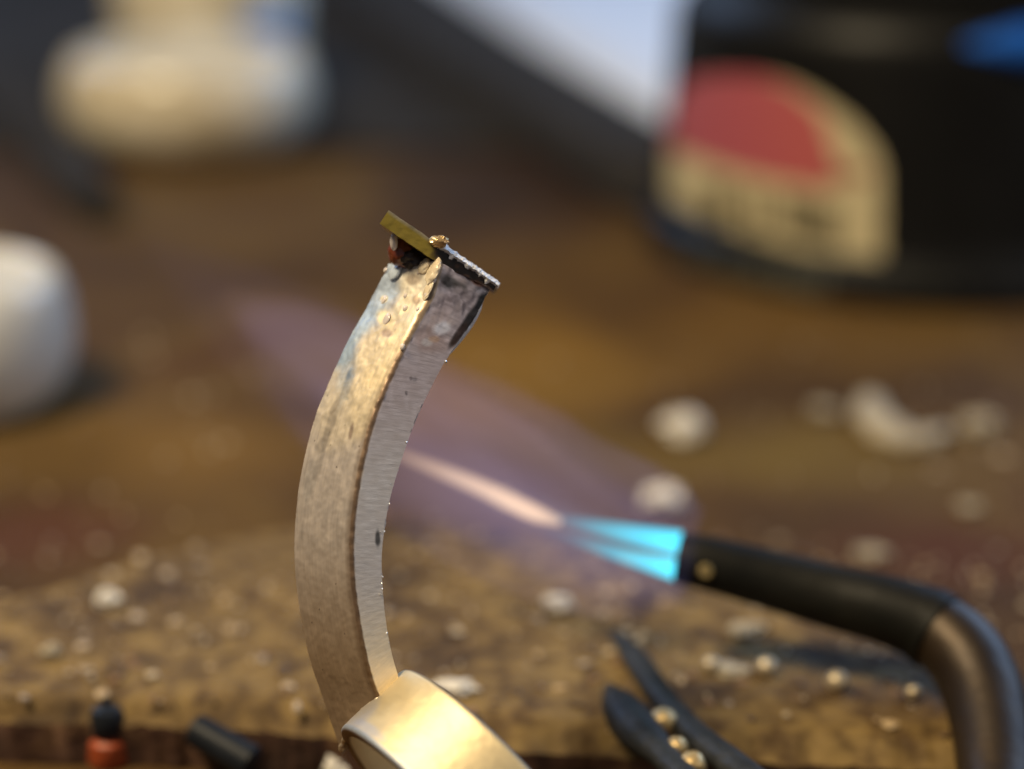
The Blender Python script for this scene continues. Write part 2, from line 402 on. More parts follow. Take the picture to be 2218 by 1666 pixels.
# stains and tints on the metal, and the painted gap: (px, py, rx, ry, angle deg, colour, amount)
SIL = (0.60, 0.545, 0.475)
out_st = [
 (810, 640, 95, 45, -60, (0.42, 0.50, 0.62), 0.95), (845, 605, 70, 45, -60, (0.44, 0.52, 0.64), 0.95), (775, 700, 60, 36, -60, (0.36, 0.46, 0.60), 0.9), (748, 762, 50, 24, -62, (0.29, 0.38, 0.50), 0.95), (755, 800, 60, 14, -65, (0.36, 0.42, 0.50), 0.6),  # bluish tints along the far side of the upper end
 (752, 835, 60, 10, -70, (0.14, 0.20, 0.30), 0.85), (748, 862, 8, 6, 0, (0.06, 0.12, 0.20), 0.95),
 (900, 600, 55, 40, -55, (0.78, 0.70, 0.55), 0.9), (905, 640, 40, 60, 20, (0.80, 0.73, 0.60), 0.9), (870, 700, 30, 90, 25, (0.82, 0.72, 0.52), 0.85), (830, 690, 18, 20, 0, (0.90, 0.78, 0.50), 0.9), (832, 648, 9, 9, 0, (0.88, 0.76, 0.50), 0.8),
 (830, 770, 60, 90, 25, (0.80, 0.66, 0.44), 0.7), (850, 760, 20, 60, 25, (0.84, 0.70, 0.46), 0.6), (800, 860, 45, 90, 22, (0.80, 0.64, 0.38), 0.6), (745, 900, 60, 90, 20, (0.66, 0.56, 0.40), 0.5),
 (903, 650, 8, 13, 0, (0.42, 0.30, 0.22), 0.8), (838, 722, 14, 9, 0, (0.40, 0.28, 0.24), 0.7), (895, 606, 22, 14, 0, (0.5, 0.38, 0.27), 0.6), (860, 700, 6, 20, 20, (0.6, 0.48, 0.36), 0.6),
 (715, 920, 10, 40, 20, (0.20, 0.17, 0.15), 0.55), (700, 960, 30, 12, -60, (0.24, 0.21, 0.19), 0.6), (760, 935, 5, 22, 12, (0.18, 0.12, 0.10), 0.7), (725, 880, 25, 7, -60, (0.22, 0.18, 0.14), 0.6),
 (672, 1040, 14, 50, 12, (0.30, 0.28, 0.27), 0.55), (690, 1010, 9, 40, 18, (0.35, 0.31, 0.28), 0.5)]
frt_st = [
 (1000, 640, 60, 30, -35, (0.20, 0.165, 0.165), 0.8), (985, 620, 50, 16, 35, (0.04, 0.035, 0.03), 0.9), (1035, 650, 20, 50, 30, (0.24, 0.22, 0.24), 0.6), (1005, 660, 45, 40, 20, (0.30, 0.245, 0.25), 0.65),
 (955, 680, 20, 60, 28, (0.38, 0.30, 0.30), 0.6), (945, 700, 18, 40, 25, (0.34, 0.27, 0.25), 0.6), (935, 735, 42, 36, 0, (0.34, 0.245, 0.22), 0.7), (955, 712, 24, 16, -20, (0.62, 0.60, 0.62), 0.8), (925, 742, 16, 10, 0, (0.46, 0.42, 0.40), 0.7), (940, 735, 14, 8, 0, (0.42, 0.26, 0.16), 0.7),
 (1016, 694, 11, 80, 35.5, (0.012, 0.008, 0.007), 1.0), (992, 728, 11, 40, 35, (0.03, 0.013, 0.008), 1.0), (1045, 650, 12, 22, 33, (0.01, 0.01, 0.01), 1.0),  # long dark strips paint the gap beside the inner lip
 (1035, 608, 18, 12, 30, (0.32, 0.13, 0.06), 0.8), (890, 820, 4, 6, 0, (0.15, 0.12, 0.12), 0.8), (880, 852, 3, 5, 0, (0.12, 0.1, 0.1), 0.8), (898, 822, 6, 6, 0, (0.18, 0.16, 0.17), 0.6),
 (818, 1165, 7, 22, 0, (0.03, 0.03, 0.03), 0.9)]
def stain_tint(base, px, py, lst, pt):
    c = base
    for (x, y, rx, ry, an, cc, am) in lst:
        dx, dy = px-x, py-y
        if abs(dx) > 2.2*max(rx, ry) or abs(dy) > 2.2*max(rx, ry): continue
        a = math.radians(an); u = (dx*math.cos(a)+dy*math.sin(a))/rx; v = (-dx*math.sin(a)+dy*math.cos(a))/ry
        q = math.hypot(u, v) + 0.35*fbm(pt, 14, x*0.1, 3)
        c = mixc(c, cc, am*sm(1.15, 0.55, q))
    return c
vs = []; cols = []; grain = []
for i in range(NST):
    for j, (kd, a, b) in enumerate(sec):
        s = smax[j]*i/(NST-1)
        # fused relief: flux glaze on the upper end, chips on the edges
        p = shank_raw(s, a, b)
        px, py = pix(p)
        g = sm(0.42, 0.05, s)
        nrm = Vector((0, 0, 0))
        if kd == 'outer':
            od = (cr(RP, s)-cr(IP, s)).normalized()
            nrm = od; rel = 0.004*fbm(p, 9, 2) + g*(0.008*fbm(p, 9, 5)+0.003*fbm(p, 22, 8)) + 0.0012*N(p, 60)
            p = p + nrm*rel*0.8
        elif kd == 'front':
            rel = 0.0004*N((s*160, a*3, 0)) + sm(0.25, 0.05, s)*0.008*fbm(p, 16, 3)
            p = p - NBACK*rel
        elif kd in ('edge', 'bevel'):
            p = p + (cr(RP, s)-cr(IP, s)).normalized()*0.006*fbm(p, 40, 1) + NBACK*0.004*N(p, 35, 3)
        # colour of the metal, with reflected light painted into its lower end
        if kd == 'outer':
            st = 0.5*fbm((b*26, s*9, 0), 1, 2, 4)+0.5*fbm((b*7, s*14, 3), 1, 12, 4); fine = fbm((b*120, s*14, 1), 1, 6, 3)
            c = tuple(x*(0.98+0.22*st+0.03*fine) for x in mixc(mixc((0.56, 0.50, 0.43), (0.50, 0.44, 0.40), sm(0.25, 0.5, s)), (0.33, 0.24, 0.155), sm(0.55, 0.95, s)))  # browner toward the bottom: patina with the bench's reflection painted in
            dk = sm(0.12, 0.40, fbm((b*22, s*9, 4), 1, 11, 4)) * sm(0.25, 0.35, s)*sm(0.85, 0.6, s)
            c = mixc(c, (0.23, 0.20, 0.18), 0.4*dk)
            if random.random() < 0.0015 and s > 0.3: c = (0.08, 0.06, 0.05)
            c = stain_tint(c, px, py, out_st, p)
            if b < 0.14: c = mixc(c, (0.15, 0.09, 0.05), 0.5*sm(0.14, 0.05, b)*sm(0.15, 0.3, s))
        elif kd == 'front':
            sc = fbm((s*190, a*5, 0), 1, 4, 3)
            c = tuple(x*(1.0+0.08*sc) for x in mixc(mixc((0.44, 0.37, 0.365), (0.54, 0.50, 0.47), sm(0.25, 0.55, s)), (0.78, 0.67, 0.48), sm(0.68, 0.95, s)))  # paler and yellower at the bottom: bounce light from the band painted in
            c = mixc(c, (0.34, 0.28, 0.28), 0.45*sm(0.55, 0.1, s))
            c = stain_tint(c, px, py, frt_st, p)
        elif kd == 'bevel':
            c = mixc((0.21, 0.135, 0.085), (0.13, 0.085, 0.058), 0.5+0.5*N(p, 20))
            c = mixc(c, (0.26, 0.19, 0.125), sm(0.26, 0.14, s)); c = mixc(c, (0.20, 0.125, 0.065), sm(0.75, 0.95, s))
        else: c = (0.7, 0.66, 0.62) if kd == 'edge' else (0.45, 0.38, 0.32)
        vs.append(p); cols.append(tuple(max(0.004, x) for x in c))
        grain.append((a*1.8, s*210, 3.0) if kd in ('front', 'edge') else (b*38, s*9, 9.0))
fs = grid_faces(NST, NSEC, False, True); fs.append(tuple(range(NSEC))); fs.append(tuple((NST-1)*NSEC+k for k in range(NSEC)))
def shank_mat():
    m, nt, b = newmat('oxidised_silver')
    at = nd(nt, 'ShaderNodeAttribute', attribute_name='Col'); gr = nd(nt, 'ShaderNodeAttribute', attribute_name='Grain')
    n1 = nd(nt, 'ShaderNodeTexNoise'); n1.inputs['Scale'].default_value = 1.0; n1.inputs['Detail'].default_value = 4; n1.inputs['Distortion'].default_value = 0.25
    n2 = nd(nt, 'ShaderNodeTexNoise'); n2.inputs['Scale'].default_value = 3.0; n2.inputs['Detail'].default_value = 3
    tc = nd(nt, 'ShaderNodeTexCoord'); n3 = nd(nt, 'ShaderNodeTexNoise'); n3.inputs['Scale'].default_value = 26; n3.inputs['Detail'].default_value = 4
    nt.links.new(gr.outputs['Vector'], n1.inputs['Vector']); nt.links.new(gr.outputs['Vector'], n2.inputs['Vector']); nt.links.new(tc.outputs['Object'], n3.inputs['Vector'])
    av = nd(nt, 'ShaderNodeMath', operation='ADD'); nt.links.new(n1.outputs['Fac'], av.inputs[0]); nt.links.new(n3.outputs['Fac'], av.inputs[1])
    mr = nd(nt, 'ShaderNodeMapRange'); mr.inputs['From Min'].default_value = 0.7; mr.inputs['From Max'].default_value = 1.3; mr.inputs['To Min'].default_value = 0.91; mr.inputs['To Max'].default_value = 1.08
    nt.links.new(av.outputs[0], mr.inputs['Value'])
    vm = nd(nt, 'ShaderNodeVectorMath', operation='SCALE'); nt.links.new(at.outputs['Color'], vm.inputs[0]); nt.links.new(mr.outputs['Result'], vm.inputs['Scale'])
    nt.links.new(vm.outputs[0], b.inputs['Base Color'])
    b.inputs['Metallic'].default_value = 0.5
    r2 = nd(nt, 'ShaderNodeMapRange'); r2.inputs['From Min'].default_value = 0.3; r2.inputs['From Max'].default_value = 0.7; r2.inputs['To Min'].default_value = 0.36; r2.inputs['To Max'].default_value = 0.58
    nt.links.new(n3.outputs['Fac'], r2.inputs['Value']); nt.links.new(r2.outputs['Result'], b.inputs['Roughness'])
    a2 = nd(nt, 'ShaderNodeMath', operation='ADD'); nt.links.new(n1.outputs['Fac'], a2.inputs[0]); nt.links.new(n2.outputs['Fac'], a2.inputs[1])
    bp = nd(nt, 'ShaderNodeBump'); bp.inputs['Strength'].default_value = 0.11; bp.inputs['Distance'].default_value = 0.004
    nt.links.new(a2.outputs[0], bp.inputs['Height']); nt.links.new(bp.outputs[0], b.inputs['Normal'])
    return m
M_shank = shank_mat()
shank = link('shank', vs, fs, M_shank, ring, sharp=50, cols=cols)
ga = shank.data.attributes.new('Grain', 'FLOAT_VECTOR', 'POINT')
for i, g in enumerate(grain): ga.data[i].vector = g

# lower band
prof = [(R2-0.012, -0.002), (R2-0.003, 0.004), (R2, 0.014)]
prof += [(R2, 0.014+(W2-0.028)*k/30) for k in range(1, 30)] + [(R2, W2-0.014), (R2-0.004, W2-0.004), (R2-0.012, W2)]
prof += [(R2-T2+0.006, W2), (R2-T2, W2-0.008)] + [(R2-T2, lerp(W2-0.008, 0.012, k/8)) for k in range(1, 8)] + [(R2-T2, 0.012), (R2-T2+0.005, 0.0)]
n2 = 220; vs = []; cols = []
for (r, z) in prof:
    for k in range(n2):
        an = 2*math.pi*k/n2
        p = C2 + AX*z - (LG*math.cos(an)+E3*math.sin(an))*(r)
        rad = (p-C2-AX*z).normalized()
        c = tuple(x*(1.0+0.14*fbm((z*9, an*1.5, 2), 1.5, 3, 4)+0.08*fbm((z*90, an*3, 0), 1, 5, 3)) for x in (0.70, 0.58, 0.36))
        px, py = pix(p)
        if r >= R2-0.0125 and z > 0.01: c = stain_tint(c, px, py, [(775, 1545, 60, 30, -40, (0.45, 0.44, 0.46), 0.7), (800, 1580, 50, 14, 35, (0.5, 0.5, 0.54), 0.6)], p)
        if r < R2-0.004 and z < 0.012: c = (0.16, 0.085, 0.035)
        elif z <= 0.014 and r >= R2-0.005: c = (0.42, 0.46, 0.52)
        if z > W2-0.006: c = (0.20, 0.15, 0.10)
        p = p + rad*(0.003*fbm(p, 8, 7)+0.0012*N(p, 40))
        vs.append(p); cols.append(c)
fs = grid_faces(len(prof), n2, True, True)
M_band = attr_mat('satin_silver', rough=0.55, metallic=0.75, bmp=(60, 0.10, 0.01))
link('band', vs, fs, M_band, ring, sharp=50, cols=cols)
print('ring lowest z', min(v.z for v in vs))

# solder seam where shank meets band
path = []; 
seam_j = [j for j, (kd, a, b) in enumerate(sec) if kd in ('front', 'bevel', 'outer')]
order = [j for j in seam_j if sec[j][0] == 'outer'] + [j for j in seam_j if sec[j][0] == 'bevel'] + [j for j in seam_j if sec[j][0] == 'front']
pathp = [shank_raw(smax[j]-0.012, sec[j][1], sec[j][2]) for j in order]
v1, f1 = tube(pathp, [0.010+0.005*N((k*0.3, 0, 0)) for k in range(len(pathp))], n=10)
link('solder_seam', v1, f1, ramp_mat('seam_solder', [(0.3, (0.45, 0.34, 0.22)), (0.7, (0.85, 0.76, 0.6))], 20, rough=0.35, metallic=0.7, bmp=(0.4, 60)), ring)

# plate lying across the top end
e1 = cs(0.832, -0.555, 0.28).normalized(); e2 = cs(0.555, 0.832, 0).normalized(); e3 = FW.copy()
A0 = P(832, 470, 8.03)                                   # middle of the left end, near edge
def plate_pt(s, t, w): return A0 + e1*s + e2*t + e3*w
L1 = 0.505; TH = 0.030; WD = 0.30
vs = []; cols = []; nL = 120
secp = [(-1, 0.0), (-0.5, 0), (0, 0), (0.5, 0), (1, 0.0), (1, .3), (1, 1), (0, 1), (-1, 1), (-1, .3)]
for i in range(nL):
    s = L1*i/(nL-1)
    for (t, w) in secp:
        ch = sm(0.20, 0.245, s+0.02*t+0.012*N((s*30, t, 0)))
        tt = TH - (1-t)*TH*(1-0.55*sm(0.26, L1, s)-0.10*ch*fbm((s*25, t, w), 1, 3))
        p = plate_pt(s, tt, w*WD)
        p = p + e2*ch*0.012*fbm((s*22, w*3, t), 1, 2) + e2*0.0025*N((s*30, t*3, w)) - e3*0.004*max(0, N((s*24, t*2, 5)))
        c = mixc((0.42, 0.31, 0.04), (0.33, 0.245, 0.05), 0.5+0.5*fbm((s*18, t*2, 0), 1, 1))
        c = mixc(c, (0.018, 0.014, 0.012), ch)
        c = mixc(c, (0.10, 0.05, 0.03), ch*sm(0.0, 0.4, fbm((s*28, t*1.5, 3), 1, 6)))
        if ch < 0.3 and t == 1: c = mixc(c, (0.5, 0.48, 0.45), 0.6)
        vs.append(p); cols.append(c)
fs = grid_faces(nL, len(secp), False, True); fs.append(tuple(range(len(secp)))); fs.append(tuple((nL-1)*len(secp)+k for k in range(len(secp))))
link('brass_plate', vs, fs, attr_mat('brass_and_char', rough=0.42, metallic=0.45, bmp=(40, 0.2, 0.01)), ring, sharp=35, cols=cols)

M_glaze = ramp_mat('flux_crust', [(0.35, (0.62, 0.60, 0.58)), (0.65, (0.93, 0.93, 0.94))], 22, rough=0.3, bmp=(0.5, 45))
# white crust along the top of the charred part
vs, fs = [], []
nC, nK = 90, 14
for i in range(nC):
    u = i/(nC-1); s = lerp(0.205, L1+0.006, u)
    h = (0.015+0.018*max(0, fbm((s*26, 0, 0), 1, 5)))*min(1, 6*u+0.25)*(1.0 if u < 0.97 else 0.8)
    dr = max(0, 0.9*fbm((s*42, 7, 0), 1, 8))*0.05
    for k in range(nK):
        a = 2*math.pi*k/nK
        t = TH*0.96 + h*math.sin(a) - (dr if math.sin(a) < -0.3 else 0)
        w = 0.05 - 0.062*math.cos(a)
        vs.append(plate_pt(s, t, w) + e2*0.004*N((s*60, k, 0)))
fs = grid_faces(nC, nK, False, True); fs.append(tuple(range(nK))); fs.append(tuple((nC-1)*nK+k for k in range(nK)))
link('flux_crust', vs, fs, M_glaze, ring)
# melted gold-brown solder lump on the plate
M_lump = ramp_mat('melted_solder', [(0.35, (0.25, 0.10, 0.04)), (0.55, (0.60, 0.40, 0.18)), (0.7, (0.85, 0.72, 0.45))], 18, rough=0.22, metallic=0.6, bmp=(0.5, 25))
v1, f1 = blob(P(950, 523, 8.09), 0.030, 3, 0.30, 1.8, 3, (1.25, 0.9, 0.75)); link('solder_lump', v1, f1, M_lump, ring)
# dark red glassy flux bead under the plate
m, nt, b = newmat('red_flux_glass'); b.inputs['Base Color'].default_value = (0.13, 0.030, 0.014, 1); b.inputs['Roughness'].default_value = 0.22; b.inputs['Coat Weight'].default_value = 0.3
bump(nt, b, 8, 0.15, 0.02); M_red = m
v1, f1 = blob(P(871, 546, 8.20), 0.056, 4, 0.10, 1.3, 1, (0.95, 1.0, 1.05)); link('flux_bead', v1, f1, M_red, ring)
v1, f1 = blob(P(896, 558, 8.20), 0.056, 4, 0.28, 1.5, 2, (1.15, 1.1, 0.85)); 
m, nt, b = newmat('burnt_flux'); b.inputs['Base Color'].default_value = (0.016, 0.009, 0.009, 1); b.inputs['Roughness'].default_value = 0.55; bump(nt, b, 30, 0.3, 0.01)
M_burnt = m; link('burnt_flux', v1, f1, M_burnt, ring)
def outer_at(x, y):                                     # point of the outer face that shows at this pixel
    best = None
    for i in range(0, 130):
        q_ = i/130*0.45
        for k in range(0, 41):
            p = shank_raw(q_, 0.0, k/40); u, v = pix(p); e = (u-x)**2+(v-y)**2
            if best is None or e < best[0]: best = (e, p, q_)
    return best[1], (cr(RP, best[2])-cr(IP, best[2])).normalized(), (cr(RP, best[2]+0.01)-cr(RP, best[2])).normalized()
M_cream = ramp_mat('cream_flux', [(0.35, (0.46, 0.36, 0.25)), (0.65, (0.78, 0.68, 0.50))], 14, rough=0.2, bmp=(0.3, 30))
M_bluefx = ramp_mat('blue_flux', [(0.35, (0.36, 0.42, 0.50)), (0.65, (0.48, 0.54, 0.62))], 14, rough=0.2, bmp=(0.2, 30))
for (x, y, r, fl, el, sd, mt) in [(935, 585, .042, .40, 1.3, 29, M_cream), (915, 575, .034, .5, 1.0, 31, M_cream), (925, 625, .030, .28, 1.6, 33, M_cream), (855, 585, .045, .30, 1.0, 19, M_bluefx)]:
    p, n_, t_ = outer_at(x, y); v1, f1 = flat_blob(p - n_*r*fl*0.35, r, n_, fl, t_, el, sd); link('flux_glaze', v1, f1, mt, ring)
v1, f1 = blob(P(853, 524, 8.12), 0.022, 3, 0.05, 1.2, 5, (0.7, 1, 1.6)); 
M_clear = ramp_mat('glazed_flux', [(0.35, (0.52, 0.46, 0.46)), (0.7, (0.75, 0.66, 0.55))], 10, rough=0.12, spec=0.6)
link('flux_glaze', v1, f1, M_clear, ring)
# little glassy droplets of flux on the outer face
drops = [(833, 584, .010, 0.85), (908, 591, .009, .30), (935, 607, .011, .10), (942, 610, .008, .05), (905, 671, .008, .12), (878, 668, .012, .30), (838, 690, .024, .42), (832, 648, .016, .62), (872, 752, .012, .05), (962, 612, .010, .01), (880, 640, .010, 0.5), (925, 640, .012, 0.03)]
for (x, y, r, bb) in drops:
    p, n_, t_ = outer_at(x, y)
    fl = 0.35 if r > 0.015 else 0.8
    v1, f1 = flat_blob(p, r, n_, fl, t_, 1.1, x*0.01, 0.06); link('flux_droplet', v1, f1, M_clear, ring)
# thin inner lip; its dark gap is painted on the flat side
pth = []
for k in range(40):
    u = k/39; p = cr(IP, lerp(0.012, 0.205, u)) ; ri = cr(RP, lerp(0.012, 0.205, u))
    od = (p-ri).normalized()
    pth.append(p + od*(0.004+0.012*math.sin(math.pi*min(1, u*1.05))) + NBACK*0.03)
v1, f1 = tube(pth, [0.012*min(1, 0.35+3*min(k, 39-k)/39) for k in range(40)], n=12, flat=2.2)
link('inner_lip', v1, f1, ramp_mat('lip_silver', [(0.3, (0.50, 0.51, 0.52)), (0.7, (0.75, 0.76, 0.78))], 20, rough=0.35, metallic=0.3, bmp=(0.3, 40)), ring)
pt = P(1060, 619, 8.24); v1, f1 = blob(pt, 0.016, 3, 0.35, 2, 8, (1.2, 1.2, 0.7)); link('crust_tip', v1, f1, M_glaze, ring)
# burr specks along the inner edge
vs, fs = [], []
for k in range(12):
    s = random.uniform(0.42, 0.97); a = random.uniform(0.86, 1.0) if k % 3 else random.uniform(0.95, 1.0)
    v1, f1 = blob(shank_raw(s, a, 0.0), random.uniform(0.002, 0.0045), 1, 0.3, 2, k); o = len(vs); vs += v1; fs += [tuple(i+o for i in f) for f in f1]
p_sp = shank_raw(0.205, 1.0, 0.0); v1, f1 = blob(p_sp, 0.007, 1, 0.2, 2, 3); o = len(vs); vs += v1; fs += [tuple(i+o for i in f) for f in f1]
link('edge_burr', vs, fs, ramp_mat('bright_burr', [(0.3, (0.70, 0.70, 0.70)), (0.7, (0.85, 0.84, 0.82))], 10, rough=0.3, metallic=0.8), ring, kind='stuff')

# ---------------------------------------------------------------- black jar with label
q = PZ(1985, 674, ZB)
RJ = 2.36
JC = Vector((q.x*1.0, q.y, ZB)); dirv = Vector((q.x, q.y, 0)).normalized(); JC = JC + dirv*RJ
jar = thing('black_jar', 'round black jar with a red and cream label, standing at the back right', 'jar', JC)
prof = [(0.01, 0.0), (RJ-0.02, 0.0), (RJ, 0.02), (RJ+0.0, 0.24), (RJ-0.04, 0.29), (RJ-0.09, 0.32), (RJ-0.11, 0.36)]
prof += [(RJ-0.11-0.10*k/10, 0.36+1.56*k/10) for k in range(1, 11)]
prof += [(RJ-0.25, 2.02), (RJ-0.34, 2.13), (RJ-0.50, 2.24), (RJ-0.62, 2.29), (RJ-0.66, 2.33)]
v1, f1 = lathe(prof, 128, origin=JC); link('body', v1, f1, M_blackglass, jar)
RC = RJ-0.52; cp = [(RC, 2.34), (RC+0.02, 2.36), (RC+0.02, 3.25), (RC-0.06, 3.34), (0.01, 3.36)]
vs = []; nC = 180
for (r, z) in cp:
    for k in range(nC):
        a = 2*math.pi*k/nC; rr = r + (0.02 if (k//2) % 2 and 2.35 < z < 3.3 else 0); vs.append(JC+Vector((rr*math.cos(a), rr*math.sin(a), z)))
fs = grid_faces(len(cp), nC, False, True); fs.append(tuple(range(nC))); fs.append(tuple((len(cp)-1)*nC+k for k in range(nC)))
link('cap', vs, fs, ramp_mat('black_cap', [(0.3, (0.008, 0.008, 0.009)), (0.7, (0.016, 0.016, 0.016))], 3, rough=0.3, bmp=(0.1, 20)), jar)

pth = [JC+Vector(((RJ-0.25)*math.cos(a), (RJ-0.25)*math.sin(a), 1.97)) for a in [math.radians(lerp(-95, -52, k/39)) for k in range(40)]]
v1, f1 = tube(pth, [0.20*min(1, 0.2+3*min(k, 39-k)/39) for k in range(40)], n=20, ref=Vector((0, 0, 1)), flat=0.8)
link('blue_arc', v1, f1, ramp_mat('blue_arc', [(0.3, (0.006, 0.06, 0.32)), (0.7, (0.012, 0.11, 0.48))], 3, rough=0.5, spec=0.12), jar)  # blue arc along the right front of the shoulder

def inpoly(x, y, poly):
    c = False; n = len(poly)
    for i in range(n):
        x1, y1 = poly[i]; x2, y2 = poly[(i+1) % n]
        if (y1 > y) != (y2 > y) and x < (x2-x1)*(y-y1)/(y2-y1)+x1: c = not c
    return c
def jar_hit(px, py, r):                                 # where the pixel's ray meets the jar wall of radius r
    d = ((px-CX)/F*RT + FW - (py-CY)/F*UP); o = CAMP-JC
    a = d.x**2+d.y**2; b = 2*(o.x*d.x+o.y*d.y); c = o.x**2+o.y**2-r*r
    D = b*b-4*a*c
    if D < 0: return None
    t = (-b-math.sqrt(D))/(2*a); p = o+d*t
    return math.atan2(p.y, p.x), p.z
outline = [(1448, 330), (1452, 225), (1490, 170), (1560, 160), (1640, 162), (1710, 178), (1780, 215), (1850, 265), (1895, 320), (1913, 365), (1912, 590), (1880, 582), (1780, 557), (1660, 522), (1560, 487), (1480, 450), (1448, 430)]
redp = [(1400, 300), (1450, 200), (1490, 165), (1640, 160), (1720, 195), (1780, 250), (1800, 320), (1825, 395), (1780, 408), (1700, 395), (1600, 372), (1520, 345), (1440, 318), (1400, 310)]
def wall(z): return RJ-0.11-0.10*max(0, min(1, (z-0.36)/1.56)) + 0.006
ha = [jar_hit(x, y, RJ-0.15) for x, y in outline]; ha = [h for h in ha if h]
a0, a1 = min(h[0] for h in ha)-0.25, max(h[0] for h in ha); z0, z1 = 0.36, max(h[1] for h in ha)
a0 = a0
na, nz = 260, 130; vs = []; cols = []; keep = []
strokes = []
x = 1545
while x < 1850:
    strokes.append((x, random.uniform(9, 17), random.uniform(-6, 6))); x += random.uniform(22, 34)
    if random.random() < 0.2: x += 22
A_lo = min(h[0] for h in ha); A_hi = max(h[0] for h in ha)
for i in range(na):
    for j in range(nz):
        an = lerp(A_lo-0.35, A_hi+0.02, i/(na-1)); z = lerp(z0, z1+0.1, j/(nz-1)); r = wall(z)
        p = JC+Vector((r*math.cos(an), r*math.sin(an), z)); vs.append(p)
        px, py = pix(p)
        c = (0.50, 0.43, 0.26)
        if inpoly(px, py, redp): c = mixc((0.36, 0.080, 0.105), (0.40, 0.085, 0.085), sm(1550, 1800, px))
        if math.hypot((px-1835)/55, (py-378)/14) < 1: c = (0.24, 0.09, 0.06)
        base_y = 478 + (px-1545)*0.27*0.6
        for (sx, sw, so) in strokes:
            if abs(px-sx) < sw*0.75 and -60+so < py-(452+(px-1545)*0.20) < 30+so: c = (0.09, 0.075, 0.04)
        cols.append(c); keep.append(inpoly(px, py, outline) or (an < A_lo+0.02 and False))
fs = [f for f in grid_faces(na, nz) if all(keep[k] for k in f)]
used = sorted({k for f in fs for k in f}); mp = {k: i for i, k in enumerate(used)}
lv = [vs[k] for k in used]; lc = [cols[k] for k in used]; lf = [tuple(mp[k] for k in f) for f in fs]
# give the label a paper thickness
nv = len(lv); edges = {}
for f in lf:
    for a, b in zip(f, f[1:]+f[:1]): edges[(a, b)] = 1
bd = [(a, b) for (a, b) in edges if (b, a) not in edges]
lv += [v-(Vector((v.x-JC.x, v.y-JC.y, 0)).normalized()*0.005) for v in lv]; lc += lc
lf += [(a, b, b+nv, a+nv) for a, b in bd]
lab = link('label', lv, lf, attr_mat('printed_label', rough=0.45), jar, cols=lc)
lab['label'] = 'cream label with a red upper field and blurred dark lettering'
# illegible grey lettering on the base band
def stroke(px, py, w, h):
    vs, fs = [], []; o = 0; hh = jar_hit(px, py, RJ)
    if not hh: return
    an, z = hh
    for (da, dz) in ((-w, -h), (w, -h), (w, h), (-w, h)):
        for rr in (RJ+0.003, RJ+0.012): vs.append(JC+Vector((rr*math.cos(an+da), rr*math.sin(an+da), min(0.23, max(0.06, z+dz)))))
    for a, b in ((0, 2), (2, 4), (4, 6), (6, 0)): fs.append((o+a, o+b, o+b+1, o+a+1))
    fs.append((o+1, o+3, o+5, o+7)); fs.append((o, o+2, o+4, o+6))
    link('letter', vs, fs, M_print, jar, smooth=False)
M_print = ramp_mat('grey_print', [(0.3, (0.07, 0.08, 0.065)), (0.7, (0.12, 0.12, 0.10))], 5, rough=0.5)
x = 1490.0
while x < 1790:
    stroke(x, 545+(x-1490)*0.235, 0.009, 0.085); stroke(x+9, 545+(x-1480)*0.235+random.choice([-18, 0, 18]), 0.014, 0.018); x += random.choice([17, 21, 26])
x = 1945.0
while x < 2210:
    stroke(x, 602-(x-1985)**2*0.00012, 0.008, 0.05); stroke(x+7, 602+random.choice([-10, 0, 10]), 0.010, 0.015); x += random.choice([15, 19, 28])

# ---------------------------------------------------------------- white round caps
def round_cap(c, R, H, base=0.62, top=0.70, dish=0.05):
    pr = [(0.01, 0.0), (R*base*0.95, 0.0)]
    pr += [(R*(base+(1-base)*math.sin(k/12*math.pi/2)**0.9), H*0.52*(1-math.cos(k/12*math.pi/2))**0.85) for k in range(0, 13)]
    pr += [(R*(top+(1-top)*math.cos(k/12*math.pi/2)**0.9), H*0.52+H*0.48*math.sin(k/12*math.pi/2)) for k in range(1, 13)]
    pr += [(R*(top-0.05), H-0.008), (R*(top-0.10), H-dish), (R*0.3, H-dish-0.01), (0.01, H-dish-0.01)]
    return lathe(pr, 96, origin=c)
M_ivory = ramp_mat('ivory_glaze', [(0.30, (0.36, 0.27, 0.13)), (0.43, (0.60, 0.53, 0.39)), (0.7, (0.72, 0.66, 0.53))], 1.3, rough=0.2, detail=4)
# cap at the top left
q = PZ(415, 366, ZB); R = 1.27; c = q + Vector((q.x, q.y, 0)).normalized()*R*0.82
v1, f1 = round_cap(c, R, 1.0, 0.62, 0.80); o = link('round_pot', v1, f1, M_ivory)
tag(o, 'glossy cream round pot lying before a dark mat at the top left', 'pot')
c2 = Vector((c.x, c.y, ZB)) + Vector((-0.12, 2.55, 0))
t = thing('cream_tub', 'cream tub with a blue tab behind the round pot, cut off by the top edge', 'tub', c2)
v1, f1 = lathe([(0.01, 0), (0.98, 0), (1.02, 0.05), (1.06, 1.5), (1.02, 1.6), (0.9, 1.62), (0.01, 1.62)], 72, origin=c2); link('body', v1, f1, M_ivory, t)
bp_ = Vector((c2.x+0.72, c2.y-0.80, ZB+0.80))
vv, ff = bevel_box(bp_, Vector((0.72, 0.69, 0)).normalized(), Vector((0.69, -0.72, 0)).normalized(), Vector((0, 0, 1)), 0.30, 0.05, 0.30, 0.03)
M_blue = ramp_mat('blue_plastic', [(0.3, (0.05, 0.20, 0.55)), (0.7, (0.10, 0.30, 0.70))], 2, rough=0.3)
link('blue_tab', vv, ff, M_blue, t)
